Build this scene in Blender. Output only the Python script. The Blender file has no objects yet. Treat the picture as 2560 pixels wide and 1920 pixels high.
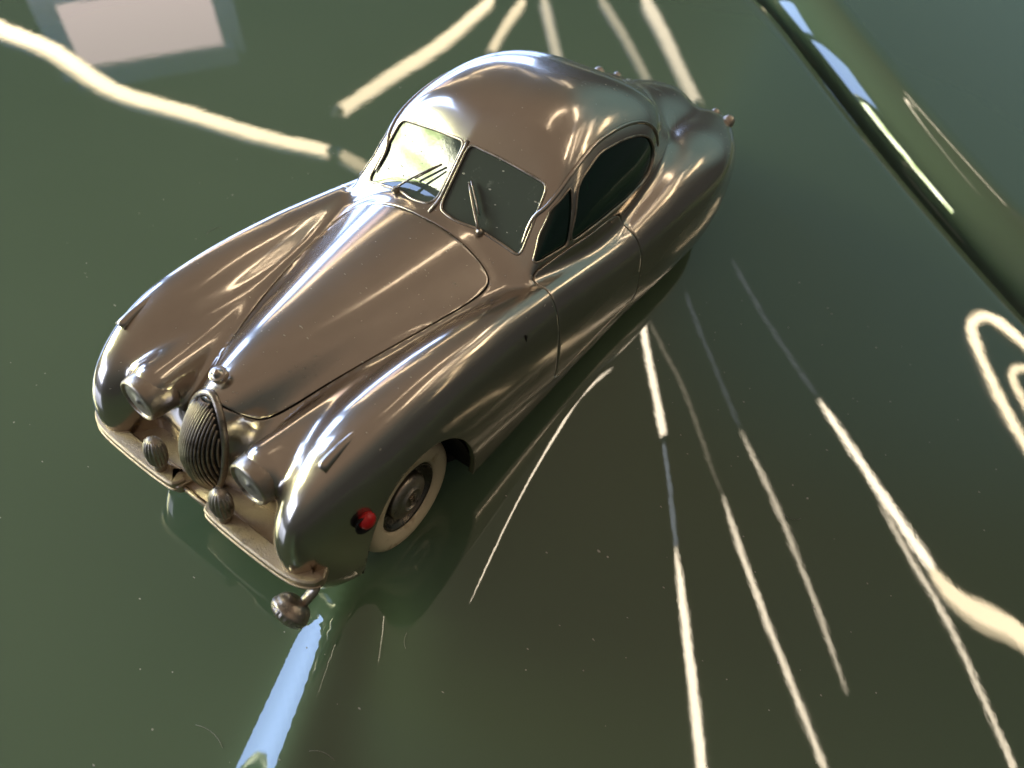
import bpy, math, random
import numpy as np
from mathutils import Matrix, Vector

# =====================================================================  camera, world, exposure
S = 0.05                                   # 1 car unit = 5 cm: the model is 22 cm long
scene = bpy.context.scene
COL = scene.collection
cam_data = bpy.data.cameras.new("camera")
cam = bpy.data.objects.new("camera", cam_data)
COL.objects.link(cam)
scene.camera = cam
cam_data.sensor_width = 34.6
cam_data.lens = 26.0
cam_data.clip_start = 0.01
cam_data.clip_end = 60.0
CAM_POS = np.array([1.269, 2.034, 3.232])
CAM_R = np.array([[-0.593, 0.805, 0.030], [0.599, 0.466, -0.651], [-0.538, -0.368, -0.759]])
_u, _s, _v = np.linalg.svd(CAM_R); CAM_R = _u @ _v
_m = np.eye(4); _m[:3, 0] = CAM_R[0]; _m[:3, 1] = -CAM_R[1]; _m[:3, 2] = -CAM_R[2]; _m[:3, 3] = CAM_POS*S
cam.matrix_world = Matrix(_m.tolist())
cam_data.dof.use_dof = True
cam_data.dof.focus_distance = 0.178
cam_data.dof.aperture_fstop = 17.0

world = bpy.data.worlds.new("World"); scene.world = world; world.use_nodes = True
wb = world.node_tree.nodes["Background"]
_wt = world.node_tree                                       # dim warm room: pale ceiling, darker walls
_tc = _wt.nodes.new('ShaderNodeTexCoord'); _sx = _wt.nodes.new('ShaderNodeSeparateXYZ'); _wr = _wt.nodes.new('ShaderNodeValToRGB')
_wt.links.new(_tc.outputs['Generated'], _sx.inputs[0]); _wt.links.new(_sx.outputs['Z'], _wr.inputs[0]); 
_vd = _wt.nodes.new('ShaderNodeVectorMath'); _vd.operation = 'DOT_PRODUCT'; _vd.inputs[1].default_value = (-.94, .12, .32)     # bluish glow added to the surroundings to tint the far paint
_wt.links.new(_tc.outputs['Generated'], _vd.inputs[0])
_vr = _wt.nodes.new('ShaderNodeMapRange'); _vr.interpolation_type = 'SMOOTHERSTEP'; _vr.inputs['From Min'].default_value = .85; _vr.inputs['From Max'].default_value = 1.0
_wt.links.new(_vd.outputs['Value'], _vr.inputs['Value'])
_vm = _wt.nodes.new('ShaderNodeMix'); _vm.data_type = 'RGBA'; _vm.inputs['B'].default_value = (.20, .315, .315, 1)
_wt.links.new(_vr.outputs['Result'], _vm.inputs['Factor']); _wt.links.new(_wr.outputs[0], _vm.inputs['A']); _wt.links.new(_vm.outputs['Result'], wb.inputs[0])
_wr.color_ramp.elements[0].position = 0.0; _wr.color_ramp.elements[0].color = (.060, .062, .060, 1)
_we = _wr.color_ramp.elements.new(.34); _we.color = (.112, .120, .110, 1)
_wr.color_ramp.elements[2].position = 0.80; _wr.color_ramp.elements[2].color = (.318, .248, .190, 1)
wb.inputs[1].default_value = 1.0
vs = scene.view_settings
vs.view_transform = 'Standard'; vs.look = 'None'; vs.exposure = 0.0; vs.gamma = 1.0; vs.use_curve_mapping = False
scene.cycles.max_bounces = 8
scene.cycles.glossy_bounces = 6
scene.cycles.caustics_reflective = False
scene.cycles.caustics_refractive = False
scene.cycles.sample_clamp_indirect = 6.0
random.seed(7); rng = np.random.default_rng(7)

# =====================================================================  helpers
def mat(name):
    m = bpy.data.materials.new(name); m.use_nodes = True
    nt = m.node_tree; b = nt.nodes["Principled BSDF"]
    return m, nt, b
def node(nt, kind, **kw):
    n = nt.nodes.new(kind)
    for k, v in kw.items():
        if k in n.inputs.keys(): n.inputs[k].default_value = v
        else: setattr(n, k, v)
    return n
def ramp(nt, fac, stops):
    r = nt.nodes.new('ShaderNodeValToRGB'); el = r.color_ramp.elements
    while len(el) < len(stops): el.new(0.5)
    for e, (p, c) in zip(el, stops):
        e.position = p; e.color = (*c, 1) if len(c) == 3 else c
    nt.links.new(fac, r.inputs[0]); return r
def coords(nt, scale=(1, 1, 1), rot=(0, 0, 0)):
    t = nt.nodes.new('ShaderNodeTexCoord'); m = nt.nodes.new('ShaderNodeMapping')
    m.inputs['Scale'].default_value = scale; m.inputs['Rotation'].default_value = rot
    nt.links.new(t.outputs['Object'], m.inputs[0]); return m.outputs[0]
def noise(nt, vec, scale, detail=4.0, rough=0.55):
    n = node(nt, 'ShaderNodeTexNoise', Scale=scale, Detail=detail, Roughness=rough); nt.links.new(vec, n.inputs['Vector']); return n
def bump(nt, h, b, strength, dist):
    n = node(nt, 'ShaderNodeBump', Strength=strength, Distance=dist)
    nt.links.new(h, n.inputs['Height']); nt.links.new(n.outputs[0], b.inputs['Normal'])

def obj(name, V, Fc, material, parent=None, smooth=True, normals=None, scale=S):
    """one mesh object; vertices in car units"""
    me = bpy.data.meshes.new(name)
    V = np.asarray(V, float)*scale
    me.from_pydata(V.tolist(), [], [list(map(int, f)) for f in Fc])
    if smooth: me.polygons.foreach_set('use_smooth', [True]*len(me.polygons))
    me.materials.append(material)
    me.update()
    if normals is not None: me.normals_split_custom_set_from_vertices(np.asarray(normals).tolist())
    o = bpy.data.objects.new(name, me); COL.objects.link(o)
    if parent is not None: o.parent = parent
    return o
def empty(name, label=None, cat=None, group=None):
    o = bpy.data.objects.new(name, None); COL.objects.link(o); o.empty_display_size = 0.01
    if label: tag(o, label, cat, group)
    return o
def tag(o, label, cat=None, group=None, kind=None):
    o['label'] = label
    if cat: o['category'] = cat
    if group: o['group'] = group
    if kind: o['kind'] = kind
    return o
def join(*parts):
    V, Fc, n = [], [], 0
    for v, f in parts:
        V += [tuple(p) for p in v]; Fc += [[i+n for i in q] for q in f]; n += len(v)
    return V, Fc
def frame(d):
    d = np.asarray(d, float); d = d/np.linalg.norm(d)
    a = np.array([0, 0, 1.]) if abs(d[2]) < .9 else np.array([1., 0, 0])
    u = np.cross(a, d); u /= np.linalg.norm(u); return u, np.cross(d, u), d
def lathe(prof, origin=(0, 0, 0), axis=(0, 0, 1), n=40, rfun=None, squash=(1, 1)):
    """prof: list of (radius, height)"""
    u, v, d = frame(axis); o = np.asarray(origin, float); V = []; Fc = []
    for r, h in prof:
        for k in range(n):
            t = 2*math.pi*k/n; rr = r*(rfun(t, h) if rfun else 1)
            V.append(o+d*h+u*rr*math.cos(t)*squash[0]+v*rr*math.sin(t)*squash[1])
    for i in range(len(prof)-1):
        for k in range(n):
            a, b = i*n+k, i*n+(k+1) % n
            Fc.append([a, b, b+n, a+n])
    if prof[0][0] > 1e-6: Fc.append(list(range(n))[::-1])
    if prof[-1][0] > 1e-6: Fc.append([(len(prof)-1)*n+k for k in range(n)])
    return V, Fc
def sweep(path, r, n=8, closed=False, flat=1.0, up=None):
    P = np.asarray(path, float); m = len(P); V = []; Fc = []
    R = np.full(m, r) if np.isscalar(r) else np.asarray(r)
    for i in range(m):
        if closed: t = P[(i+1) % m]-P[i-1]
        else: t = P[min(i+1, m-1)]-P[max(i-1, 0)]
        t = t/np.linalg.norm(t)
        if up is None: u, v, _ = frame(t)
        else:
            uu = np.asarray(up[i] if np.ndim(up) == 2 else up, float); u = np.cross(uu, t); u /= np.linalg.norm(u); v = np.cross(t, u)
        for k in range(n):
            a = 2*math.pi*k/n; V.append(P[i]+R[i]*(u*math.cos(a)+v*math.sin(a)*flat))
    for i in range(m if closed else m-1):
        for k in range(n):
            a, b = i*n+k, i*n+(k+1) % n; c = ((i+1) % m)*n
            Fc.append([a, b, c+(k+1) % n, c+k])
    if not closed:
        Fc.append(list(range(n))[::-1]); Fc.append([(m-1)*n+k for k in range(n)])
    return V, Fc
def crom(P, n=8, closed=True):
    P = np.asarray(P, float); m = len(P); out = []
    for i in range(m if closed else m-1):
        g = lambda j: P[j % m] if closed else P[min(max(j, 0), m-1)]
        a, b, c, d = g(i-1), g(i), g(i+1), g(i+2)
        for t in np.linspace(0, 1, n, endpoint=False):
            out.append(.5*(2*b+(c-a)*t+(2*a-5*b+4*c-d)*t*t+(3*b-a-3*c+d)*t**3))
    if not closed: out.append(P[-1])
    return np.array(out)
def round_poly(P, r, n=6):
    """polygon with rounded corners"""
    P = np.asarray(P, float); out = []; m = len(P)
    for i in range(m):
        a, b, c = P[i-1], P[i], P[(i+1) % m]
        d1 = (a-b)/np.linalg.norm(a-b); d2 = (c-b)/np.linalg.norm(c-b)
        rr = min(r, .45*np.linalg.norm(a-b), .45*np.linalg.norm(c-b))
        p, q = b+d1*rr, b+d2*rr
        for t in np.linspace(0, 1, n): out.append((1-t)**2*p+2*t*(1-t)*b+t*t*q)
    return np.array(out)
def sdpoly(X, Y, P):
    """signed distance to closed polygon (negative inside)"""
    d = np.full(X.shape, 1e9); ins = np.zeros(X.shape, bool); m = len(P)
    for i in range(m):
        ax, ay = P[i]; bx, by = P[(i+1) % m]; ex, ey = bx-ax, by-ay
        t = np.clip(((X-ax)*ex+(Y-ay)*ey)/max(ex*ex+ey*ey, 1e-12), 0, 1)
        d = np.minimum(d, (X-ax-t*ex)**2+(Y-ay-t*ey)**2)
        c = (ay > Y) != (by > Y)
        with np.errstate(divide='ignore', invalid='ignore'):
            ins ^= c & (X < (bx-ax)*(Y-ay)/(by-ay+1e-15)+ax)
    return np.where(ins, -1, 1)*np.sqrt(d)
def prism(P, z0, z1, bevel=.008):
    """closed polygon plate with a bevelled rim"""
    P = np.asarray(P, float); m = len(P)
    c = P.mean(0); V = []; Fc = []
    def ring(sh, z):
        for i in range(m):
            t = P[(i+1) % m]-P[i-1]; nn = np.array([t[1], -t[0]]); nn = nn/np.linalg.norm(nn)
            q = P[i]-nn*sh; V.append((q[0], q[1], z))
    a = .5*np.sum(P[:, 0]*np.roll(P[:, 1], -1)-np.roll(P[:, 0], -1)*P[:, 1])
    if a < 0: P = P[::-1]
    ring(bevel, z0); ring(0, z0+bevel); ring(0, z1-bevel); ring(bevel, z1)
    for k in range(3):
        for i in range(m):
            j = (i+1) % m; Fc.append([k*m+i, k*m+j, (k+1)*m+j, (k+1)*m+i])
    c = P.mean(0); V += [(c[0], c[1], z0), (c[0], c[1], z1)]
    for i in range(m):
        j = (i+1) % m; Fc.append([j, i, 4*m]); Fc.append([3*m+i, 3*m+j, 4*m+1])
    return V, Fc
# =====================================================================  materials
def metal(name, col, r0, r1, nscale=9, bumpd=0.0, bscale=900, dirt=None):
    m, nt, b = mat(name)
    b.inputs['Metallic'].default_value = 1.0
    v = coords(nt); n = noise(nt, v, nscale, 6, .6)
    c2 = tuple(x*.86 for x in col)
    c = ramp(nt, n.outputs[0], [(.3, c2), (.65, col)])
    last = c.outputs[0]
    if dirt:
        n2 = noise(nt, v, dirt[1], 8, .72)
        f = ramp(nt, n2.outputs[0], [(dirt[2], (0, 0, 0)), (dirt[3], (1, 1, 1))])
        mx = node(nt, 'ShaderNodeMix', data_type='RGBA'); mx.inputs['B'].default_value = (*dirt[0], 1)
        nt.links.new(f.outputs[0], mx.inputs['Factor']); nt.links.new(last, mx.inputs['A']); last = mx.outputs['Result']
        mm = node(nt, 'ShaderNodeMath', operation='MULTIPLY_ADD'); nt.links.new(f.outputs[0], mm.inputs[0])
        mm.inputs[1].default_value = -.6; mm.inputs[2].default_value = 1.0; nt.links.new(mm.outputs[0], b.inputs['Metallic'])
    nt.links.new(last, b.inputs['Base Color'])
    n3 = noise(nt, v, nscale*3.3, 8, .7)
    rr = ramp(nt, n3.outputs[0], [(.3, (r0,)*3), (.72, (r1,)*3)]); nt.links.new(rr.outputs[0], b.inputs['Roughness'])
    if bumpd:
        nb = noise(nt, v, bscale, 3, .6); bump(nt, nb.outputs[0], b, .6, bumpd)
    return m
NICKEL = metal('worn_nickel', (.520, .458, .392), .09, .16, 40, 0, 420, ((.06, .048, .035), 330, .70, .76))
def grain_nickel():
    """fine polishing scratches in the plated metal"""
    nt = NICKEL.node_tree; b = nt.nodes['Principled BSDF']
    v = coords(nt, (900, 60, 900)); n = noise(nt, v, 1.0, 3, .7)
    n2 = noise(nt, coords(nt), 60, 3, .5)
    a = node(nt, 'ShaderNodeMath', operation='MULTIPLY_ADD'); a.inputs[1].default_value = .08
    nt.links.new(n.outputs[0], a.inputs[0]); nt.links.new(n2.outputs[0], a.inputs[2])
    bump(nt, a.outputs[0], b, .5, 0.8e-5)
grain_nickel()
def soft_lobe(m, amount, rough):
    nt = m.node_tree; b = nt.nodes['Principled BSDF']; b2 = nt.nodes.new('ShaderNodeBsdfPrincipled')
    b2.inputs['Metallic'].default_value = 1.0; b2.inputs['Roughness'].default_value = rough
    nt.links.new(b.inputs['Base Color'].links[0].from_socket, b2.inputs['Base Color'])
    mx = nt.nodes.new('ShaderNodeMixShader'); mx.inputs[0].default_value = amount
    nt.links.new(b.outputs[0], mx.inputs[1]); nt.links.new(b2.outputs[0], mx.inputs[2]); nt.links.new(mx.outputs[0], nt.nodes['Material Output'].inputs[0])
soft_lobe(NICKEL, .26, .32)
PEWTER = metal('dull_pewter', (.43, .365, .30), .28, .42, 120, 8e-5, 1500, ((.035, .027, .02), 160, .50, .66))
CAST = metal('cast_bare_metal', (.47, .375, .275), .42, .58, 160, 1.6e-4, 2600, ((.05, .038, .025), 210, .56, .72))
STEEL = metal('dark_hub_metal', (.13, .11, .09), .2, .38, 150, 3e-5, 900)
def plain(name, col, rough, spec=.5, col2=None, nscale=60, lo=.4, hi=.62):
    m, nt, b = mat(name); b.inputs['Roughness'].default_value = rough; b.inputs['Specular IOR Level'].default_value = spec
    v = coords(nt); n = noise(nt, v, nscale, 7, .65)
    r = ramp(nt, n.outputs[0], [(lo, col2 or tuple(c*.8 for c in col)), (hi, col)]); nt.links.new(r.outputs[0], b.inputs['Base Color'])
    return m
WHITEWALL = plain('aged_white_rubber', (.66, .54, .37), .5, .4, (.34, .22, .11), 130, .32, .46)
TYRE_DARK = plain('dark_tread', (.03, .028, .025), .6)
BLACK = plain('black_underside', (.012, .012, .012), .6, .3)
RED = plain('red_enamel', (.62, .012, .014), .28, .5)
GLASS_SIDE, _nt, _b = mat('dark_green_window')
_b.inputs['Base Color'].default_value = (.004, .022, .016, 1); _b.inputs['Roughness'].default_value = .06; _b.inputs['IOR'].default_value = 1.5
GLASS_WS, _nt, _b = mat('grey_green_windscreen')
_v = coords(_nt); _n = noise(_nt, _v, 300, 8, .75)
_r = ramp(_nt, _n.outputs[0], [(.60, (.048, .060, .050)), (.74, (.13, .14, .12))]); _nt.links.new(_r.outputs[0], _b.inputs['Base Color'])
_b.inputs['Roughness'].default_value = .05; _b.inputs['IOR'].default_value = 1.55
_n2 = noise(_nt, _v, 130, 4, .6); bump(_nt, _n2.outputs[0], _b, .5, 3.5e-5)
LENS = metal('cast_lens_face', (.26, .245, .23), .5, .65, 150, 6e-5, 1800)

PAINT, _nt, _b = mat('green_car_paint')
_v = coords(_nt); _n = noise(_nt, _v, 5, 3, .5)
_r = ramp(_nt, _n.outputs[0], [(.3, (.066, .100, .058)), (.7, (.078, .112, .068))]); _nt.links.new(_r.outputs[0], _b.inputs['Base Color'])
_b.inputs['Roughness'].default_value = .35; _b.inputs['Specular IOR Level'].default_value = 0.0
_b.inputs['Coat Weight'].default_value = 1.0; _b.inputs['Coat Roughness'].default_value = .012; _b.inputs['Coat IOR'].default_value = 1.66
_nr = noise(_nt, _v, 16, 6, .65); _rr = ramp(_nt, _nr.outputs[0], [(.35, (.008,)*3), (.7, (.03,)*3)]); _nt.links.new(_rr.outputs[0], _b.inputs['Coat Roughness'])
_n2 = noise(_nt, _v, 110, 3, .55); _n3 = noise(_nt, _v, 900, 2, .5)
_a = node(_nt, 'ShaderNodeMath', operation='MULTIPLY_ADD'); _a.inputs[1].default_value = .12
_nt.links.new(_n3.outputs[0], _a.inputs[0]); _nt.links.new(_n2.outputs[0], _a.inputs[2])
_bm = node(_nt, 'ShaderNodeBump', Strength=.5, Distance=1.6e-5)
_nt.links.new(_a.outputs[0], _bm.inputs['Height']); _nt.links.new(_bm.outputs[0], _b.inputs['Coat Normal'])
DUST = plain('pale_dust', (.40, .38, .33), .9, .2)

def emitter(name, col, k):
    m = bpy.data.materials.new(name); m.use_nodes = True; nt = m.node_tree
    nt.nodes.remove(nt.nodes['Principled BSDF']); e = nt.nodes.new('ShaderNodeEmission')
    e.inputs[0].default_value = (*col, 1); e.inputs[1].default_value = k
    nt.links.new(e.outputs[0], nt.nodes['Material Output'].inputs[0]); return m, nt, e

# =====================================================================  lamps and windows of the room (seen as reflections), some added to shape reflections
CAP = plain('lamp_end_cap', (.5, .48, .45), .4)
WHITE = plain('white_window_frame', (.7, .7, .7), .5)
CEIL = 1.9                                           # lamp height above the paint, metres
WARM = (1.0, .80, .52); PALE = (1.0, .84, .62); COOL = (.80, .88, 1.0)
def fluorescent(points, radii, col, k, label, taper=0):
    """a ceiling tube: glowing tube plus two end caps; points in metres on the ceiling"""
    P = np.array([(x, y, CEIL) for x, y in points])
    root = empty('ceiling_lamp', label, 'lamp', 'ceiling lamps')
    m, _, _ = emitter('tube_light', col, k)
    if len(P) > 2: Q = crom(P, 8, False); R = np.interp(np.linspace(0, len(P)-1, len(Q)), range(len(P)), radii)
    else: Q = np.linspace(P[0], P[1], 6); R = np.linspace(radii[0], radii[1], 6)
    if taper:                                           # slim tips
        f = np.linspace(0, 1, len(Q)); R = R*np.clip(np.minimum(f, 1-f)/.18+.25, 0, 1)
    if not taper and R.max() > .025:                    # wider fittings: slimmer tube under a white reflector tray
        t = np.gradient(Q, axis=0); t /= np.linalg.norm(t, axis=1)[:, None]; sd = np.stack([-t[:, 1], t[:, 0], 0*t[:, 0]], 1); up = np.array([0, 0, 1.])
        sec = [Q+sd*(R*k)[:, None]+up*(R*h)[:, None] for k, h in ((-1.05, .25), (-.8, .75), (.8, .75), (1.05, .25), (.85, .85), (-.85, .85))]
        TV = np.stack(sec, 1).reshape(-1, 3); nq = len(Q)
        obj('reflector', TV, [[i*6+j, i*6+(j+1) % 6, (i+1)*6+(j+1) % 6, (i+1)*6+j] for i in range(nq-1) for j in range(6)], WHITE, root, smooth=False, scale=1)
        R = R*.55
    obj('tube', *sweep(Q, R, 12), m, root, scale=1)
    for e, t, r in ((Q[0], Q[0]-Q[1], R[0]), (Q[-1], Q[-1]-Q[-2], R[-1])):
        t = t/np.linalg.norm(t)
        obj('end_cap', *sweep([e+t*.001, e+t*(.02+r)], r*.9, 12), CAP, root, scale=1)
    return root
LAMPS = [
 ([(-2.037,-5.908),(-2.022,-5.53),(-2.035,-4.957),(-1.933,-4.172),(-2.006,-3.591),(-2.074,-3.06),(-2.174,-2.64)], (0.0846,0.0803,0.074,0.0651,0.0595,0.0548,0.0518), WARM, 11, 'long warm ceiling tube reflected at the upper left corner', 0),
 ([(-2.186,-2.546),(-2.143,-2.206)], (0.0462,0.0434), WARM, 4.5, 'short dim tube reflected beside the windscreen', 0),
 ([(-2.534,-2.916),(-3.067,-3.002),(-3.589,-3.076),(-4.419,-3.296)], (0.0567,0.0615,0.0633,0.0541), WARM, 8, 'ceiling tube reflected slanting up from behind the roof', 0),
 ([(-3.703,-2.749),(-4.112,-2.935),(-4.532,-3.099)], (0.0341,0.0402,0.0467), WARM, 6, 'narrow ceiling tube reflected just above the roof', 0),
 ([(-3.852,-2.326),(-4.249,-2.657),(-4.673,-3.007)], (0.0365,0.0399,0.0435), PALE, 3.6, 'pale ceiling tube reflected upright above the roof', 0),
 ([(-3.993,-1.763),(-4.483,-2.216),(-4.957,-2.691)], (0.0326,0.0364,0.0404), PALE, 2.4, 'dimmest ceiling tube reflected above the tail', 0),
 ([(-3.93,-1.401),(-4.278,-1.691),(-4.7,-2.035),(-5.179,-2.449)], (0.0456,0.0494,0.0541,0.0596), PALE, 5, 'ceiling tube reflected down to the tail of the model', 0),
 ([(-0.685,-0.047),(-0.814,-0.103),(-0.968,-0.163),(-1.147,-0.204),(-1.334,-0.217),(-1.57,-0.2),(-1.787,-0.066)], (0.0053,0.0061,0.007,0.0094,0.0144,0.0144,0.01), PALE, 18, 'bent thin tube reflected beside the front wheel', 1),
 ([(-2.113,-0.056),(-1.975,0.277),(-1.836,0.52)], (0.019,0.0184,0.0172), PALE, 20, 'short bright tube reflected beside the door', 0),
 ([(-1.828,0.527),(-1.677,0.699),(-1.536,0.853)], (0.0039,0.0038,0.0037), COOL, 5, 'faint hair thin tube added to join two bright reflections below the door', 0),  # dim tube added to draw a faint link between two streaks
 ([(-1.529,0.858),(-1.333,1.057),(-1.174,1.215),(-1.014,1.364),(-0.938,1.438)], (0.0099,0.0146,0.0162,0.0162,0.0162), PALE, 22, 'bright tube reflected running off the bottom edge', 1),
 ([(-1.892,0.921),(-1.77,1.118),(-1.672,1.291),(-1.526,1.564),(-1.39,1.818),(-1.327,1.925)], (0.0081,0.0098,0.0099,0.01,0.0093,0.0094), PALE, 16, 'thin tube reflected second from the bright bottom streak', 1),
 ([(-2.164,-0.034),(-2.137,0.268),(-2.096,0.494),(-1.891,0.916)], (0.0055,0.0055,0.0055,0.0054), PALE, 2.6, 'very faint tube added to extend the second bottom streak', 1),  # dim tube added so the streak carries on faintly
 ([(-2.233,0.842),(-2.09,1.181),(-1.9,1.517),(-1.706,1.807)], (0.0087,0.0096,0.0087,0.0069), PALE, 9, 'faint thin tube reflected mid right', 1),
 ([(-2.52,0.104),(-2.398,0.47),(-2.236,0.84)], (0.006,0.0059,0.0058), COOL, 1.2, 'very faint tube added to extend the mid right streak', 1),  # added dim tube, a faint continuation of the streak below it
 ([(-2.827,1.109),(-2.78,1.346),(-2.721,1.608),(-2.673,1.829),(-2.628,2.062)], (0.0123,0.0158,0.0184,0.021,0.0286), PALE, 20, 'bright thin tube reflected at the right', 1),
 ([(-3.018,0.247),(-2.919,0.664),(-2.832,1.107)], (0.0067,0.0067,0.0067), COOL, 1.1, 'very faint tube added to lead into the right streak', 1),  # added dim tube, runs faintly into the bright right streak
 ([(-2.633,2.01),(-2.629,2.179),(-2.716,2.394),(-2.814,2.58),(-2.87,2.817)], (0.0214,0.0606,0.0835,0.0764,0.0576), WARM, 15, 'wide glowing shape added to mirror as a broad flare at the right edge', 0),  # added shape, stands for a tube image widened by the panel's curve
 ([(-2.649,1.635),(-2.551,1.92),(-2.457,2.197),(-2.312,2.463),(-2.158,2.723),(-2.09,2.831)], (0.0068,0.0081,0.0083,0.0084,0.0086,0.0086), PALE, 14, 'hair thin tube reflected lowest at the right', 1),
 ([(-4.049,2.627),(-4.268,2.202),(-4.506,1.908),(-4.698,1.794),(-4.989,1.913),(-5.118,2.223),(-5.165,2.508)], (0.0415,0.0413,0.042,0.043,0.0453,0.047,0.0482), WARM, 15, 'hairpin glowing shape added to mirror as a swirl at the right edge', 0),  # added shape, draws the looped reflection a curved panel would give
 ([(-4.409,2.571),(-4.563,2.277),(-4.714,2.203),(-4.905,2.332),(-4.935,2.517)], (0.0318,0.0318,0.0323,0.0335,0.0341), WARM, 12, 'small hairpin shape added inside the larger hairpin reflection', 0),  # second added loop of the same drawn reflection
 ([(-2.8,3.3),(-3.9,5.3),(-5.4,8.5),(-6.6,11.2)], (.014,.018,.024,.03), WARM, 26, 'far row of tubes added to mirror as a thin line along the near wing', 0),  # added tubes, placed to draw the line on the near wing
]
for a in LAMPS: fluorescent(*a)

def dirv(az, el): 
    az, el = math.radians(az), math.radians(el); return np.array([math.cos(el)*math.cos(az), math.cos(el)*math.sin(az), math.sin(el)])
def window(label, az0, az1, el0, el1, dist, m, n=3, frame_w=.05):
    """upright window facing the model: n panes in a white frame"""
    root = empty('window', label, 'window')
    azc = (az0+az1)/2; c = dirv(azc, 0)*dist; t = np.array([-math.sin(math.radians(azc)), math.cos(math.radians(azc)), 0]); nrm = -dirv(azc, 0)
    h0 = dist*math.tan(math.radians(el0)); h1 = dist*math.tan(math.radians(el1)); w = dist*math.tan(math.radians(abs(az1-az0)/2))
    def quad(a0, a1, b0, b1, off=0.0, th=.02):
        q = [c+t*a+np.array([0, 0, b])+nrm*(off+o) for o in (0, th) for a, b in ((a0, b0), (a1, b0), (a1, b1), (a0, b1))]
        return q, [[0,3,2,1],[4,5,6,7],[0,1,5,4],[1,2,6,5],[2,3,7,6],[3,0,4,7]]
    xs = np.linspace(-w, w, n+1)
    for i in range(n):
        obj('pane', *quad(xs[i]+frame_w/2, xs[i+1]-frame_w/2, h0+frame_w/2, h1-frame_w/2), m, root, smooth=False, scale=1)
    for x in xs: obj('frame_post', *quad(x-frame_w/2, x+frame_w/2, h0, h1, .021, .03), WHITE, root, smooth=False, scale=1)
    for z in (h0, h1): obj('frame_rail', *quad(-w, w, z-frame_w/2, z+frame_w/2, .055, .03), WHITE, root, smooth=False, scale=1)
    return root
SKYL, _, _ = emitter('daylight_pane', (.40, .57, 1.0), 10.5)
window('tall blue daylight window reflected in the crease and panel edge', -90.5, -77, 6, 43, 4.5, SKYL, 1)
window('narrow blue daylight window between the tall and the low one', -104, -92, 4, 24, 4.8, SKYL, 1)
ADDED_PANE, _, _ = emitter('added_pale_pane', (.62, .72, 1.0), 7.0)
window('paler window added to carry the panel edge highlight past the garden window', -49, -22, 5, 24, 4.6, ADDED_PANE, 2)  # added panes that continue the bright strip on the panel edge
window('long low blue daylight window reflected along the far wing', -150, -107, 1, 12, 6.0, SKYL, 5)
PINK, _, _ = emitter('frosted_pane', (1.0, .78, .76), 2.6)
window('frosted pinkish window reflected at the upper left', -124, -113, 16.5, 21.8, 6.5, PINK, 1, .16)
GARD, _nt, _e = emitter('garden_pane', (1, 1, 1), 1.0)
_v = coords(_nt); _n = noise(_nt, _v, 3.6, 6, .66)
_r = ramp(_nt, _n.outputs[0], [(.34, (.07, .15, .04)), (.43, (.50, .60, .24)), (.50, (1, 1, .74))]); _nt.links.new(_r.outputs[0], _e.inputs[0]); _e.inputs[1].default_value = 30
window('sunny garden window mirrored in one windscreen pane', -76, -51, 12, 32.5, 4.0, GARD, 1)

# =====================================================================  the painted car body the model stands on
GP = np.array([-5.486, 1.122]); GD = np.array([.574, .819]); GN = np.array([-.819, .574])    # shut line: point, direction, side away from the model
GC = (.035, .009, .0)
CR0 = np.array([.25, .533]); CRD = np.array([.899, .438]); CRN = np.array([-.438, .899])      # raised crease towards the viewer
def shut_curve(a):
    a = np.clip(a, -3.2, 3.2); return GC[0]*a*a+GC[1]*a+GC[2]
def floor_z(x, y):
    z = .01-.03*(np.sqrt(9+(x+1.2)**2+y*y)-3)
    t = np.maximum(-.2*(x+1.2)+.98*y-.60, 0)                       # falls away to the right of the model
    z = z-.26*(np.sqrt(.16+t*t)-.4)
    u = (x-CR0[0])*CRD[0]+(y-CR0[1])*CRD[1]; v = (x-CR0[0])*CRN[0]+(y-CR0[1])*CRN[1]
    wdt = np.where(v < 0, .075+.055*np.clip(u, 0, 2), .12+.08*np.clip(u, 0, 2))
    k = np.clip((u+.25)/.6, 0, 1); k = k*k*(3-2*k)
    z = z+(.045+.055*np.clip(u, 0, 2))*k*np.exp(-(v/wdt)**2)
    s = (x-GP[0])*GN[0]+(y-GP[1])*GN[1]-shut_curve((x-GP[0])*GD[0]+(y-GP[1])*GD[1])
    e = np.clip((s+.30)/.225, 0, None); z = np.where(s < 0, z-.045*e*e, z)
    e = np.clip((.70-s)/.50, 0, .9995); z = np.where(s >= 0, z+.17-.50*(1-np.sqrt(1-e*e)), z)
    return z
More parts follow.
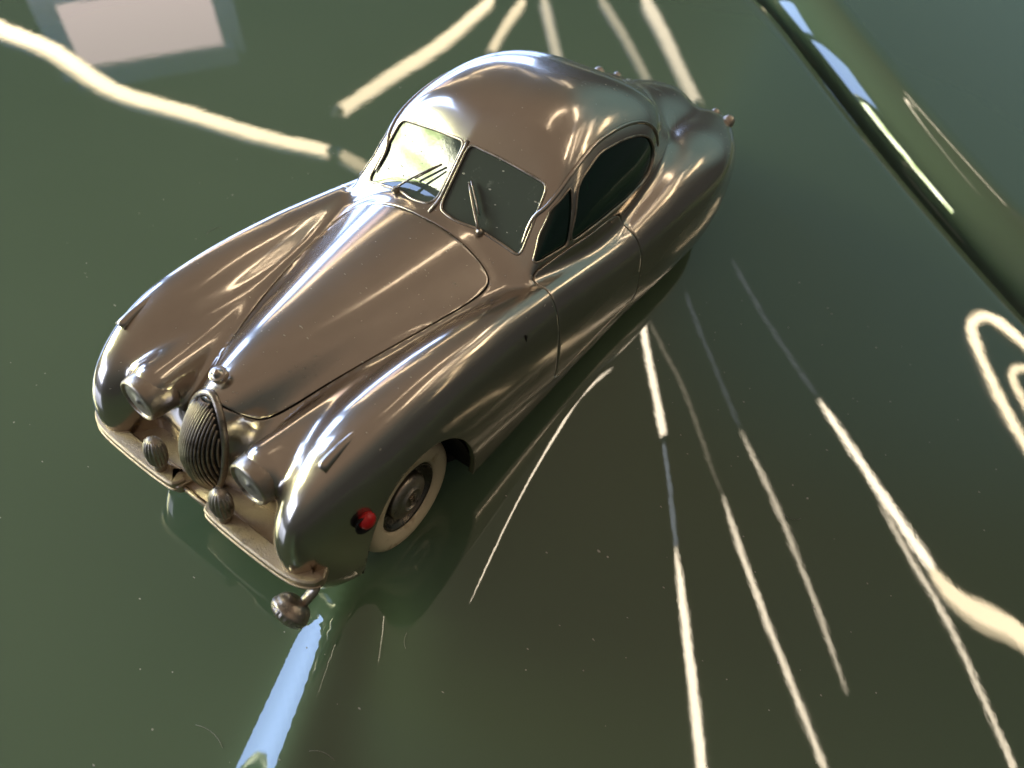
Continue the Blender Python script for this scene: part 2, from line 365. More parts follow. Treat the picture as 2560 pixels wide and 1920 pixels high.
def panel(name, s0, s1, label):
    a = np.concatenate([np.arange(-40, -9, 1.0), np.arange(-9, 9, .04), np.arange(9, 40.5, 1.0)])
    if s0 < 0:
        b = np.concatenate([np.arange(s0, -9, 1.0), np.arange(-9, -.3, .032), np.arange(-.3, s1-.001, .02), [s1]])
    else:
        b = np.concatenate([[s0], .70-.50*np.cos(np.linspace(.02, 1.5, 50)), np.arange(.72, 4, .15), np.arange(4, s1, 1.5)])
    A, B = np.meshgrid(a, b, indexing='ij'); B = B+shut_curve(A); x = GP[0]+A*GD[0]+B*GN[0]; y = GP[1]+A*GD[1]+B*GN[1]
    V = np.stack([x, y, floor_z(x, y)], -1)
    # turned-down flange at the shut line
    fl = V[:, -1 if s0 < 0 else 0].copy(); rows = []
    for k in (.06, .5):
        r = fl.copy(); r[:, 2] -= k; r[:, :2] -= GN*(0.012 if s0 < 0 else -.012); rows.append(r)
    V = np.concatenate([V]+[r[:, None] for r in rows], 1) if s0 < 0 else np.concatenate([r[:, None] for r in rows[::-1]]+[V], 1)
    n, m = V.shape[:2]; I = np.arange(n*m).reshape(n, m)
    Fq = np.stack([I[:-1, :-1], I[1:, :-1], I[1:, 1:], I[:-1, 1:]], -1).reshape(-1, 4)
    W = V.reshape(-1, 3); e = 2e-3
    gx = (floor_z(W[:, 0]+e, W[:, 1])-floor_z(W[:, 0]-e, W[:, 1]))/(2*e); gy = (floor_z(W[:, 0], W[:, 1]+e)-floor_z(W[:, 0], W[:, 1]-e))/(2*e)
    Nf = np.stack([-gx, -gy, np.ones(len(W))], 1); Nf /= np.linalg.norm(Nf, axis=1)[:, None]
    K = np.arange(n*m) % m; fl = (K >= m-3) if s0 < 0 else (K <= 2)
    Nf[fl] = np.array([GN[0], GN[1], .15])*(1 if s0 < 0 else -1)+np.array([0, 0, .3]); Nf /= np.linalg.norm(Nf, axis=1)[:, None]
    o = obj(name, W, Fq, PAINT, normals=Nf)
    return tag(o, label, None, None, 'structure')
panel('painted_bonnet_ground', -32, -.075, 'glossy dark green car bonnet under the model')
panel('painted_wing_ground', .1999, 30, 'glossy dark green wing panel beyond the dark shut line')
# ---------------------------------------------------------------- body shape (car units, 1 unit = 5 cm)
def table(pts, sig=0.06):
    """smooth interpolating table over x"""
    pts = sorted(pts); xs = np.array([p[0] for p in pts]); ys = np.array([p[1] for p in pts])
    g = np.arange(-4.2, 1.4, 0.01)
    v = np.interp(g, xs, ys)
    n = int(4*sig/0.01); kx = np.arange(-n, n+1)*0.01
    k = np.exp(-kx**2/(2*sig*sig)); k /= k.sum()
    v = np.convolve(np.pad(v, n, mode='edge'), k, mode='valid')
    return lambda x: np.interp(x, g, v)

def tube(x, a, z, yc, wi, wo, zc, hu, hd, p, s=0.0, q=2.0):
    dy = a-yc
    w = np.where(dy > 0, wo, wi); h = np.where(z > zc, hu, hd)
    u = np.abs(dy)/w; v = np.abs(z-zc)/h
    up = u**p; vp = v**p; sq = s**q if not np.isscalar(s) else 0.0
    G = np.maximum((up+vp+sq), 1e-6)**(1/p)
    gy = G**(1-p)*u**(p-1)/w; gz = G**(1-p)*v**(p-1)/h
    gr = np.sqrt(gy*gy+gz*gz+0.25)
    return (G-1)/np.maximum(gr, 0.6)

def smin(a, b, k):
    h = np.maximum(k-np.abs(a-b), 0)/k
    return np.minimum(a, b)-h*h*k*0.25
def smax(a, b, k): return -smin(-a, -b, k)

T = dict(
 s_crest=table([(.6,.94),(.1,.945),(-.1,.95),(-.3,.94),(-.6,.905),(-.9,.85),(-1.2,.79),(-1.5,.735),(-1.72,.71),(-1.95,.74),(-2.25,.785),(-2.55,.79),(-2.8,.765),(-3.0,.725),(-3.6,.61)],.07),
 s_yc=table([(.6,.57),(.0,.60),(-1.0,.62),(-1.8,.62),(-2.3,.58),(-2.7,.52),(-3.1,.44),(-3.5,.36)],.1),
 s_out=table([(.6,.715),(.2,.765),(0,.775),(-.6,.765),(-1.2,.755),(-1.75,.755),(-2.1,.785),(-2.5,.80),(-2.8,.80),(-3.1,.76),(-3.5,.62)],.1),
 s_wi=table([(.6,.20),(.3,.26),(0,.30),(-.4,.28),(-.8,.21),(-1.2,.15),(-1.6,.14),(-2.4,.22),(-3.4,.2)],.1),
 h_w=table([(.6,.135),(.35,.18),(.1,.255),(-.17,.34),(-.41,.41),(-.67,.48),(-.9,.53),(-1.1,.57),(-1.6,.6)],.1),
 h_crest=table([(.6,.95),(0,.955),(-.3,.965),(-.6,.978),(-.9,.99),(-1.2,.99),(-1.6,.95)],.1),
 c_w=table([(-.9,.55),(-1.1,.58),(-1.4,.62),(-1.7,.61),(-2.0,.59),(-2.2,.56),(-2.4,.49),(-2.6,.37),(-2.75,.22),(-3.0,.1)],.08),
 c_crest=table([(-.9,1.02),(-1.1,1.13),(-1.25,1.25),(-1.35,1.31),(-1.5,1.355),(-1.65,1.37),(-1.8,1.36),(-1.95,1.325),(-2.1,1.275),(-2.3,1.18),(-2.5,1.05),(-2.7,.90),(-2.9,.75),(-3.1,.6)],.09),
 d_w=table([(-1.6,.58),(-2.3,.54),(-2.8,.46),(-3.2,.38),(-3.6,.3)],.1),
 d_crest=table([(-1.6,.86),(-2.0,.86),(-2.4,.855),(-2.7,.83),(-3.0,.775),(-3.6,.68)],.1),
 b_top=table([(.6,.67),(.3,.75),(0,.785),(-.5,.815),(-1,.86),(-2,.80),(-3,.6)],.1),
)
# windscreen plane (left half, mirrored through |y|)
WS_P = np.array([-.998, 0, .99]); WS_N = np.array([.681, .147, .717]); WS_N = WS_N/np.linalg.norm(WS_N)

def F(x, y, z):
    a = np.abs(y)
    # wings: one flowing volume from headlamp nose over the door to the tail
    yc = T['s_yc'](x); zc = .50-.06*np.clip((-x-.5)/1.5, 0, 1)
    s = np.where(x > .05, (x-.05)/.57, np.where(x < -2.45, (-2.45-x)/1.07, 0.0)); s = np.maximum(s, 0)
    side = tube(x, a, z, yc, T['s_wi'](x), T['s_out'](x)-yc, zc, T['s_crest'](x)-zc, .50, 2.3, s, 2.1)
    # bonnet
    s = np.maximum((x+.15)/.725, 0)
    hood = tube(x, a, z, 0., T['h_w'](x), T['h_w'](x), .62, T['h_crest'](x)-.62, .43, 2.15, s, 3.1)
    hood = np.maximum(hood, -1.7-x)
    # headlamp pods
    t = np.clip((.42-x)/1.0, 0, 1); py = .338+.04*t; pz = .758+.035*t; pr = .100-.11*t
    dxp = np.maximum(x-.42, 0)+np.maximum(-.58-x, 0)
    pod = np.sqrt((a-py)**2+(z-pz)**2+dxp**2)-pr
    # lower body between the wings
    bt = T['b_top'](x)
    s = np.where(x > -.1, (x+.1)/.58, np.where(x < -2.6, (-2.6-x)/.85, 0.)); s = np.maximum(s, 0)
    belly = tube(x, a, z, 0., .60, .60, .35, bt-.35, .6, 4.0, s, 4.0)
    # tail deck
    s = np.maximum((-2.55-x)/1.02, 0)
    deck = tube(x, a, z, 0., T['d_w'](x), T['d_w'](x), .45, T['d_crest'](x)-.45, .5, 2.4, s, 2.3)
    deck = np.maximum(deck, x+1.6)
    # cabin
    cz = .85-.4*np.clip((-2.35-x)/.7, 0, 1)
    hu = np.maximum(T['c_crest'](x)-cz, .02)
    cw = T['c_w'](x)*(1-.15*np.clip((z-.85)/.5, 0, 1.2))
    cab = tube(x, a, z, 0., cw, cw, cz, hu, .5, 3.3)
    cab = np.maximum(cab, -3.0-x)
    ws = (x-WS_P[0])*WS_N[0]+a*WS_N[1]+(z-WS_P[2])*WS_N[2]
    cab = smax(cab, ws, .032)
    f = smin(side, belly, .10)
    f = smin(f, pod, .09)
    f = smin(f, hood, .09)
    f = smin(f, deck, .10)
    f = smin(f, cab, .05+.09*np.clip((-1.95-x)/.5, 0, 1))
    return f

def grad(P, e=1.5e-3):
    x, y, z = P.T
    g = np.stack([F(x+e,y,z)-F(x-e,y,z), F(x,y+e,z)-F(x,y-e,z), F(x,y,z+e)-F(x,y,z-e)], 1)/(2*e)
    return g
def project(P, it=4):
    for _ in range(it):
        f = F(*P.T); g = grad(P); P = P-(f/np.maximum((g*g).sum(1), .05))[:, None]*g*0.9
    return P
def normals(P):
    g = grad(P, 3e-3); return g/np.linalg.norm(g, axis=1)[:, None]

def surface_net(h=.02, lo=(-3.66,-.86,.10), hi=(.72,.86,1.46)):
    n = [int(np.ceil((hi[i]-lo[i])/h))+1 for i in range(3)]
    ax = [lo[i]+h*np.arange(n[i]) for i in range(3)]
    # symmetric in y
    ax[1] = h*(np.arange(n[1])-(n[1]-1)/2)
    X, Y, Z = np.meshgrid(*ax, indexing='ij')
    D = F(X, Y, Z)
    S = D < 0
    c = S[:-1,:-1,:-1].astype(int)
    for i,j,k in ((1,0,0),(0,1,0),(0,0,1),(1,1,0),(1,0,1),(0,1,1),(1,1,1)):
        c = c+S[i:S.shape[0]-1+i, j:S.shape[1]-1+j, k:S.shape[2]-1+k]
    act = (c > 0) & (c < 8)
    idx = -np.ones(act.shape, int); ii = np.argwhere(act); idx[act] = np.arange(len(ii))
    acc = np.zeros((len(ii),3)); cnt = np.zeros(len(ii))
    I = ii.T
    cor = [(0,0,0),(1,0,0),(0,1,0),(0,0,1),(1,1,0),(1,0,1),(0,1,1),(1,1,1)]
    for a in cor:
        for ax_ in range(3):
            if a[ax_] == 0:
                b = list(a); b[ax_] = 1
                da = D[I[0]+a[0],I[1]+a[1],I[2]+a[2]]; db = D[I[0]+b[0],I[1]+b[1],I[2]+b[2]]
                m = (da < 0) != (db < 0)
                t = np.where(m, da/np.where(m, da-db, 1), 0)
                pt = np.repeat(np.array(a, float)[None], len(ii), 0); pt[:, ax_] += t
                acc += pt*m[:, None]; cnt += m
    V = (ii+acc/cnt[:, None])*h+np.array([ax[0][0], ax[1][0], ax[2][0]])
    Q = []
    for ax_ in range(3):
        sl0 = [slice(None)]*3; sl1 = [slice(None)]*3; sl0[ax_] = slice(0,-1); sl1[ax_] = slice(1,None)
        A = S[tuple(sl0)]; B = S[tuple(sl1)]
        e = np.argwhere(A != B); o = [(ax_+1)%3, (ax_+2)%3]
        ok = (e[:,o[0]] > 0) & (e[:,o[1]] > 0) & (e[:,o[0]] < S.shape[o[0]]-1) & (e[:,o[1]] < S.shape[o[1]]-1)
        e = e[ok]; sgn = A[e[:,0],e[:,1],e[:,2]]
        q = []
        for d0,d1 in ((-1,-1),(0,-1),(0,0),(-1,0)):
            t = e.copy(); t[:,o[0]] += d0; t[:,o[1]] += d1
            q.append(idx[t[:,0],t[:,1],t[:,2]])
        q = np.stack(q,1); q[~sgn] = q[~sgn][:, ::-1]
        Q.append(q)
    Q = np.concatenate(Q); Q = Q[(Q >= 0).all(1)]
    return project(V), Q
# =====================================================================  the model car
car = empty('model_car', 'tarnished silver metal vintage coupe model with white wall tyres standing on green paint', 'model car')

V, Q = surface_net(.0185)
d1 = np.linalg.norm(V[Q[:, 0]]-V[Q[:, 2]], axis=1); d2 = np.linalg.norm(V[Q[:, 1]]-V[Q[:, 3]], axis=1)
TRI = np.where((d1 < d2)[:, None, None], np.stack([Q[:, [0, 1, 2]], Q[:, [0, 2, 3]]], 1), np.stack([Q[:, [0, 1, 3]], Q[:, [1, 2, 3]]], 1)).reshape(-1, 3)

def cut(V, T, fn):
    """split triangles along fn = 0; returns new V, T and fn at vertices"""
    g = fn(V); g = np.where(np.abs(g) < 1e-5, 1e-5, g); neg = g < 0
    c = neg[T].sum(1); keep = T[(c == 0) | (c == 3)]; M = T[(c == 1) | (c == 2)]
    if not len(M): return V, T, g
    lone_neg = neg[M].sum(1) == 1
    lone = np.where(lone_neg[:, None], neg[M], ~neg[M]).argmax(1)
    r = np.arange(len(M)); a, b, cc = M[r, lone], M[r, (lone+1) % 3], M[r, (lone+2) % 3]
    E = np.concatenate([np.stack([a, b], 1), np.stack([a, cc], 1)]); E = np.sort(E, 1)
    U, inv = np.unique(E, axis=0, return_inverse=True); inv = inv.ravel()
    t = g[U[:, 0]]/(g[U[:, 0]]-g[U[:, 1]])
    P = V[U[:, 0]]+(V[U[:, 1]]-V[U[:, 0]])*t[:, None]
    P = project(P, 1)
    ab = inv[:len(M)]+len(V); ac = inv[len(M):]+len(V)
    N = np.concatenate([np.stack([a, ab, ac], 1), np.stack([ab, b, cc], 1), np.stack([ab, cc, ac], 1)])
    return np.concatenate([V, P]), np.concatenate([keep, N]), np.concatenate([g, np.zeros(len(P))])
def side_of(T, g):
    G = g[T]; i = np.abs(G).argmax(1); return G[np.arange(len(T)), i] < 0      # True: inside
def far(cond, g): return np.where(cond, g, 9.0)

pieces = {}
def carve(fn, name=None, gap=0.0):
    """cut a closed outline; inside goes to pieces[name] (or is dropped); gap opens a shut line"""
    global V, TRI
    if gap:
        V, TRI, g = cut(V, TRI, lambda P: fn(P)-gap/2); ins = side_of(TRI, g)
        inner = TRI[ins]; TRI = TRI[~ins]
        V, inner, g = cut(V, inner, lambda P: fn(P)+gap/2); ins = side_of(inner, g)
        pieces[name] = inner[ins]
    else:
        V, TRI, g = cut(V, TRI, fn); ins = side_of(TRI, g)
        if name: pieces[name] = TRI[ins]
        TRI = TRI[~ins]

# sill line and wheel arches
carve(lambda P: P[:, 2]-.175-.02*np.clip((P[:, 0]-.0)/.5, 0, 1))
for sg in (1, -1):
    def arch(P, sg=sg):
        u = np.abs(P[:, 0]-.015)/.345; v = np.abs(P[:, 2]-.12)/.60
        return far(P[:, 1]*sg > .38, ((u**2.3+v**2.3)**(1/2.3)-1)*.33)
    carve(arch)
# glass openings
WSL = round_poly([(.022, 1.207), (.425, 1.157), (.468, .928), (.030, 1.003)], .05, 7)
WSL = round_poly([(.013, 1.216), (.205, 1.195), (.446, 1.158), (.478, .912), (.24, .970), (.016, .999)], .035, 6)
for sg in (1, -1):
    carve(lambda P, sg=sg: far((P[:, 0] > -1.36) & (P[:, 0] < -.9), sdpoly(P[:, 1]*sg, P[:, 2], WSL)), 'windscreen_pane%d' % sg)
SIDE = crom([(-1.345,.915), (-1.30,.96), (-1.385,1.095), (-1.46,1.135), (-1.65,1.168), (-1.87,1.138), (-2.04,1.075), (-2.125,1.0), (-2.13,.91), (-2.04,.86), (-1.85,.862), (-1.66,.885)], 6)
SIDE = crom([(-1.285,.905), (-1.335,1.02), (-1.40,1.12), (-1.52,1.162), (-1.65,1.176), (-1.87,1.138), (-2.04,1.075), (-2.125,1.0), (-2.14,.91), (-2.05,.85), (-1.85,.85), (-1.66,.868), (-1.45,.888)], 6)
VENT = round_poly([(-1.03,.905), (-1.12,1.0), (-1.22,1.085), (-1.355,1.135), (-1.255,.893)], .022, 5)
for sg in (1, -1):
    carve(lambda P, sg=sg: far(P[:, 1]*sg > .3, sdpoly(P[:, 0], P[:, 2], SIDE)), 'side_window%d' % sg)
    carve(lambda P, sg=sg: far(P[:, 1]*sg > .3, sdpoly(P[:, 0], P[:, 2], VENT)), 'quarter_window%d' % sg)
REARW = round_poly([(-.24, .98), (-.20, 1.16), (.20, 1.16), (.24, .98)], .06, 6)
carve(lambda P: far(P[:, 0] < -2.05, sdpoly(P[:, 1], P[:, 2], REARW)), 'rear_window')
# shut lines
HOOD = [(-.895,0.), (-.898,.16), (-.892,.285), (-.88,.375), (-.855,.425), (-.80,.443), (-.70,.437), (-.55,.41), (-.40,.378), (-.175,.32), (0,.272), (.17,.222), (.28,.172), (.345,.115), (.378,.06), (.386,0)]
HOOD = np.array(HOOD+[(x, -y) for x, y in HOOD[-2:0:-1]]); HOOD = crom(HOOD, 5)
def hood_line(P):
    g = far(P[:, 2] > .70, sdpoly(P[:, 0], P[:, 1], HOOD)); k = np.abs(g) < .06
    nz = np.ones(len(P)); nz[k] = np.clip(normals(P[k])[:, 2], .3, 1); return g/nz
carve(hood_line, 'bonnet', .010)
DOOR = round_poly([(-.995, .865), (-.985, .62), (-.985, .27), (-1.80, .25), (-1.78, .60), (-1.74, .80), (-1.60, .845), (-1.3, .875)], .05, 5)
for sg in (1, -1):
    carve(lambda P, sg=sg: far(P[:, 1]*sg > .3, sdpoly(P[:, 0], P[:, 2], DOOR)), 'door%d' % sg, .011)
pieces['body_shell'] = TRI

def sheet(name, T, depth=.022, m=NICKEL, offset=0.0):
    """a surface piece with turned-in edges, parented to the car"""
    u, inv = np.unique(T, return_inverse=True); T = inv.reshape(-1, 3); P = V[u]; N = normals(P)
    P = P-N*offset
    e = np.concatenate([T[:, [0, 1]], T[:, [1, 2]], T[:, [2, 0]]]); key = np.sort(e, 1)
    _, first, cnt = np.unique(key, axis=0, return_index=True, return_counts=True)
    be = e[first[cnt == 1]]; F_ = T.tolist()
    if depth and len(be):
        a, b = be[:, 0], be[:, 1]; w = np.cross(P[b]-P[a], N[a]); w /= np.maximum(np.linalg.norm(w, axis=1), 1e-9)[:, None]
        n0 = len(P); k = len(be)
        # smooth the wall direction at shared vertices
        wa = np.zeros_like(P); np.add.at(wa, a, w); np.add.at(wa, b, w); wa /= np.maximum(np.linalg.norm(wa, axis=1), 1e-9)[:, None]
        bv = np.unique(be); mp = -np.ones(len(P), int); mp[bv] = np.arange(len(bv)); m_ = len(bv); r = .004
        ring1 = P[bv]-N[bv]*r+wa[bv]*0.0; ring2 = P[bv]-N[bv]*depth
        n1 = N[bv]*.5+wa[bv]; n1 /= np.linalg.norm(n1, axis=1)[:, None]
        P2 = np.concatenate([P, ring1, ring2]); 
        N2 = N.copy(); N2[bv] = N[bv]+.35*wa[bv]; N2[bv] /= np.linalg.norm(N2[bv], axis=1)[:, None]
        N = np.concatenate([N2, n1, wa[bv]])
        A, B = mp[a], mp[b]
        F_ += np.stack([b, a, n0+A, n0+B], 1).tolist(); F_ += np.stack([n0+B, n0+A, n0+m_+A, n0+m_+B], 1).tolist()
        P = P2
    return obj(name, P, F_, m, car, normals=N)
sheet('body_shell', pieces['body_shell'], .03)
sheet('bonnet', pieces['bonnet'])
for sg in (1, -1):
    sheet('door', pieces['door%d' % sg])
    sheet('windscreen_pane', pieces['windscreen_pane%d' % sg], 0, GLASS_WS, .006)
    sheet('side_window', pieces['side_window%d' % sg], 0, GLASS_SIDE, .008)
    sheet('quarter_window', pieces['quarter_window%d' % sg], 0, GLASS_SIDE, .008)
sheet('rear_window', pieces['rear_window'], 0, GLASS_SIDE, .012)

# points on the skin
def on_x(y, z, x0=-.2, x1=1.2):
    y, z = np.broadcast_arrays(np.asarray(y, float), np.asarray(z, float)); a = np.full(y.shape, x0); b = np.full(y.shape, x1)
    for _ in range(40):
        m_ = (a+b)/2; i = F(m_, y, z) < 0; a = np.where(i, m_, a); b = np.where(i, b, m_)
    return np.stack([b, y, z], -1)
def on_z(x, y, z0=.3, z1=2.0):
    x, y = np.broadcast_arrays(np.asarray(x, float), np.asarray(y, float)); a = np.full(x.shape, z0); b = np.full(x.shape, z1)
    for _ in range(40):
        m_ = (a+b)/2; i = F(x, y, m_) < 0; a = np.where(i, m_, a); b = np.where(i, b, m_)
    return np.stack([x, y, b], -1)
def on_y(x, z, sg=1):
    x, z = np.broadcast_arrays(np.asarray(x, float), np.asarray(z, float)); a = np.full(x.shape, .1); b = np.full(x.shape, 1.2)
    for _ in range(40):
        m_ = (a+b)/2; i = F(x, m_, z) < 0; a = np.where(i, m_, a); b = np.where(i, b, m_)
    return np.stack([x, b*sg, z], -1)

# windscreen frame beads and centre bar
def dense(P, closed=True, step=.012):
    P = np.asarray(P); Q_ = np.roll(P, -1, 0) if closed else P[1:]; out = []
    for p, q in zip(P, Q_):
        k = max(1, int(np.linalg.norm(q-p)/step)); out += [p+(q-p)*i/k for i in range(k)]
    if not closed: out.append(P[-1])
    return np.array(out)
for sg in (1, -1):
    D = dense(WSL); L3 = on_x(D[:, 0]*sg, D[:, 1], -1.6, -.6); n = normals(L3)
    obj('windscreen_frame', *sweep(L3-n*.001, .0075, 8, True, .8, n), PEWTER, car)
    for P_, nm in ((SIDE, 'window_frame'), (VENT, 'quarter_frame')):
        D = dense(P_); L3 = on_y(D[:, 0], D[:, 1], sg); n = normals(L3)
        obj(nm, *sweep(L3, .0055, 8, True, .8, n), PEWTER, car)
L3 = on_x(np.zeros(14), np.linspace(.99, 1.222, 14), -1.6, -.6); n = normals(L3)
obj('windscreen_centre_bar', *sweep(L3+n*.001, .0095, 8, False, .7, n), PEWTER, car)
# gutter rail over the doors
for sg in (1, -1):
    D = crom([(-1.06,.955), (-1.19,1.075), (-1.33,1.155), (-1.50,1.205), (-1.68,1.218), (-1.90,1.185), (-2.08,1.12), (-2.19,1.03), (-2.22,.93)], 8, False)
    L3 = on_y(D[:, 0], D[:, 1], sg); n = normals(L3)
    obj('roof_gutter', *sweep(L3+n*.002, np.concatenate([np.linspace(.004, .011, 8), np.full(len(L3)-16, .011), np.linspace(.011, .004, 8)]), 8, False, .8, n), NICKEL, car)

# wipers
WN = WS_N
for sg, (p0, p1), (q0, q1) in ((1, ((.262, .962), (.11, 1.088)), ((.214, 1.005), (.108, 1.100))), (-1, ((-.262, .962), (-.075, 1.10)), ((-.185, 1.022), (-.070, 1.112)))):
    n = WN*np.array([1, sg, 1])
    a = on_x(p0[0], p0[1], -1.6, -.6); 
    pl = lambda y, z: np.array([WS_P[0]-((abs(y))*WN[1]+(z-WS_P[2])*WN[2])/WN[0], y, z])
    A, B = a+n*.02, pl(*p1)+n*.03
    w = obj('wiper', *join(sweep(np.linspace(A, B, 6)+np.outer(np.sin(np.linspace(0, np.pi, 6)), n)*.012, np.linspace(.007, .004, 6), 8),
                           lathe([(.001, -.012), (.019, -.01), (.020, .012), (.012, .026), (.0, .029)], a, n, 16)), PEWTER, car)
    C_, D_ = pl(*q0)+n*.014, pl(*q1)+n*.014
    obj('wiper_blade', *sweep(np.linspace(C_, D_, 5), .0042, 6, False, 1.6, n), PEWTER, w)

# grille: oval rim and upright slats on the nose
def oval(t):                                     # t along the rim
    s_, c_ = np.sin(t), np.cos(t); zz = .655+.235*c_; w = .104*(1+.16*c_)
    return s_*w, zz
t = np.linspace(0, 2*np.pi, 72, endpoint=False); oy, oz = oval(t)
rim = on_x(oy, oz); nr = normals(rim)
gr = obj('grille', *sweep(rim+nr*.003, .016, 8, True, .8, nr), PEWTER, car)
gb = []
NS = 20
for k in range(NS):
    y = (k-(NS-1)/2)*.0100
    zz = np.linspace(.43, .885, 40); w = .104*(1+.16*(zz-.655)/.235)
    inside = (y/w)**2+((zz-.655)/.235)**2 < .93
    zz = zz[inside]
    if len(zz) < 3: continue
    P = on_x(np.full(len(zz), y), zz); n = normals(on_x(np.zeros(len(zz)), zz))
    obj('slat', *sweep(P+n*.008, .0034, 6, False, 2.2, n), PEWTER, gr)
yy = np.linspace(-1, 1, 13); zc = np.linspace(.43, .88, 22)
G = []
for z in zc:
    w = .099*(1+.16*(z-.655)/.235)*math.sqrt(max(0, 1-((z-.655)/.235)**2))
    G.append(on_x(yy*w, np.full(13, z))+np.array([.004, 0, 0]))
G = np.array(G); I = np.arange(22*13).reshape(22, 13)
obj('grille_backing', G.reshape(-1, 3), np.stack([I[:-1, :-1], I[:-1, 1:], I[1:, 1:], I[1:, :-1]], -1).reshape(-1, 4), BLACK, gr)

# bonnet badge
b0 = on_z(.315, 0.0); n = normals(b0[None])[0]
bd = obj('badge', *lathe([(.001, -.02), (.035, -.015), (.037, .008), (.033, .014), (.026, .010), (.022, .012), (.018, .024), (.009, .031), (0, .033)], b0, n, 28), NICKEL, car)

# head lamps
for sg in (1, -1):
    o_ = np.array([.468, .336*sg, .738]); ax = np.array([.985, -.02*sg, .06])
    h = obj('headlamp', *lathe([(.02, -.085), (.092, -.08), (.106, -.065), (.108, -.03), (.105, .02), (.100, .052), (.095, .060), (.088, .062), (.084, .056), (.082, .050), (.02, .048)], o_, ax, 44), PEWTER, car)
    obj('lens', *lathe([(.083, .049), (.079, .0515), (.05, .0535), (.014, .054), (.011, .059), (.006, .061), (0, .061)], o_, ax, 36), LENS, h)
# side lamps on the wing crests
for sg in (1, -1):
    a = on_z(.362, .590*sg)+np.array([0, 0, -.004]); L = on_z(np.linspace(.362, .10, 12), np.linspace(.590, .600, 12)*sg)
    L[:, 2] -= np.linspace(.000, .030, 12)
    r = np.linspace(.026, .012, 12)
    obj('side_lamp', *sweep(L+np.array([0, 0, .004]), r, 14), NICKEL, car)

# front bumper: two shelf-like halves and a lower centre bar
HALF = crom([(.598, .075), (.640, .105), (.646, .30), (.642, .52), (.634, .60), (.614, .66), (.582, .695), (.54, .69), (.46, .62), (.40, .40), (.40, .12), (.50, .07)], 7)
FRONT = crom([(.585, .078), (.622, .092), (.640, .13), (.646, .30), (.643, .50), (.634, .60), (.616, .655), (.588, .695), (.555, .705)], 7, False)
tt = np.gradient(FRONT, axis=0); tt /= np.linalg.norm(tt, axis=1)[:, None]; nn = np.stack([tt[:, 1], -tt[:, 0]], 1)
wid = np.interp(np.arange(len(FRONT)), [0, 8, len(FRONT)-10, len(FRONT)-1], [.05, .085, .07, .035])
BACK = FRONT-nn*wid[:, None]
for sg in (1, -1):
    bv = []; nb_ = len(FRONT); r_ = .007
    for f_, k_, n_2 in zip(FRONT, BACK, nn):
        for q_, z_ in ((f_-n_2*r_, .415), (f_, .415+r_), (f_, .478-r_), (f_-n_2*r_, .478), (k_+n_2*r_, .478), (k_, .478-r_), (k_, .415)):
            bv.append((q_[0], q_[1]*sg, z_))
    bf = [[i*7+j, i*7+(j+1) % 7, (i+1)*7+(j+1) % 7, (i+1)*7+j] for i in range(nb_-1) for j in range(7)]+[list(range(7)), list(range((nb_-1)*7, nb_*7))]
    bu = obj('front_bumper', bv, bf, CAST, car, smooth=False)
    obj('bumper_apron', *prism(HALF*np.array([.985, sg]), .405, .455, .006), CAST, bu, smooth=False)
    e = FRONT[4:-4]*np.array([1, sg]); L = np.concatenate([e-nn[4:-4]*np.array([1, sg])*.001, np.full((len(e), 1), .432)], 1)
    obj('bumper_lip', *sweep(L, .0075, 8), CAST, bu)
    o_ = np.array([.605, .205*sg, .474])
    rf = lambda tt, hh: 1+.10*math.cos(16*tt)
    obj('overrider', *join(lathe([(.03, -.005), (.026, .02), (.024, .045)], o_, (0, 0, 1), 16),
        lathe([(.001, .0)]+[(.050*math.sin(a)**.75, .080-.080*math.cos(a)) for a in np.linspace(.12, 3.02, 20)]+[(0, .16)], o_+np.array([0, 0, .022]), (-.12, 0, 1), 64, rf, (1, .80))), PEWTER, bu)
obj('front_valance', *join(prism(np.array([(.36, -.5), (.585, -.30), (.60, -.1), (.60, .1), (.585, .30), (.36, .5)]), .36, .432, .01),
                           sweep([(.598, -.13, .430), (.602, 0, .430), (.598, .13, .430)], .010, 8)), CAST, car)
# bent fog lamp hanging off the bumper end
fl = obj('fog_lamp', *lathe([(.001, -.062)]+[(.082*math.sin(a)**.7, -.060*math.cos(a)) for a in np.linspace(.15, 1.40, 9)]+[(.086, -.004), (.086, .006), (.080, .010)]+[(.082*math.sin(a)**.8, .002-.046*math.cos(a)) for a in np.linspace(1.85, 3.0, 8)]+[(0, .048)],
         (.688, .622, .302), (.90, -.12, -.42), 64, lambda t_, h_: 1+.055*math.cos(20*t_)*(h_ > .008)), PEWTER, car)
obj('bracket', *sweep([(.665, .63, .305), (.63, .645, .32), (.585, .66, .36), (.54, .66, .41)], .026, 8, False, .6), PEWTER, fl)

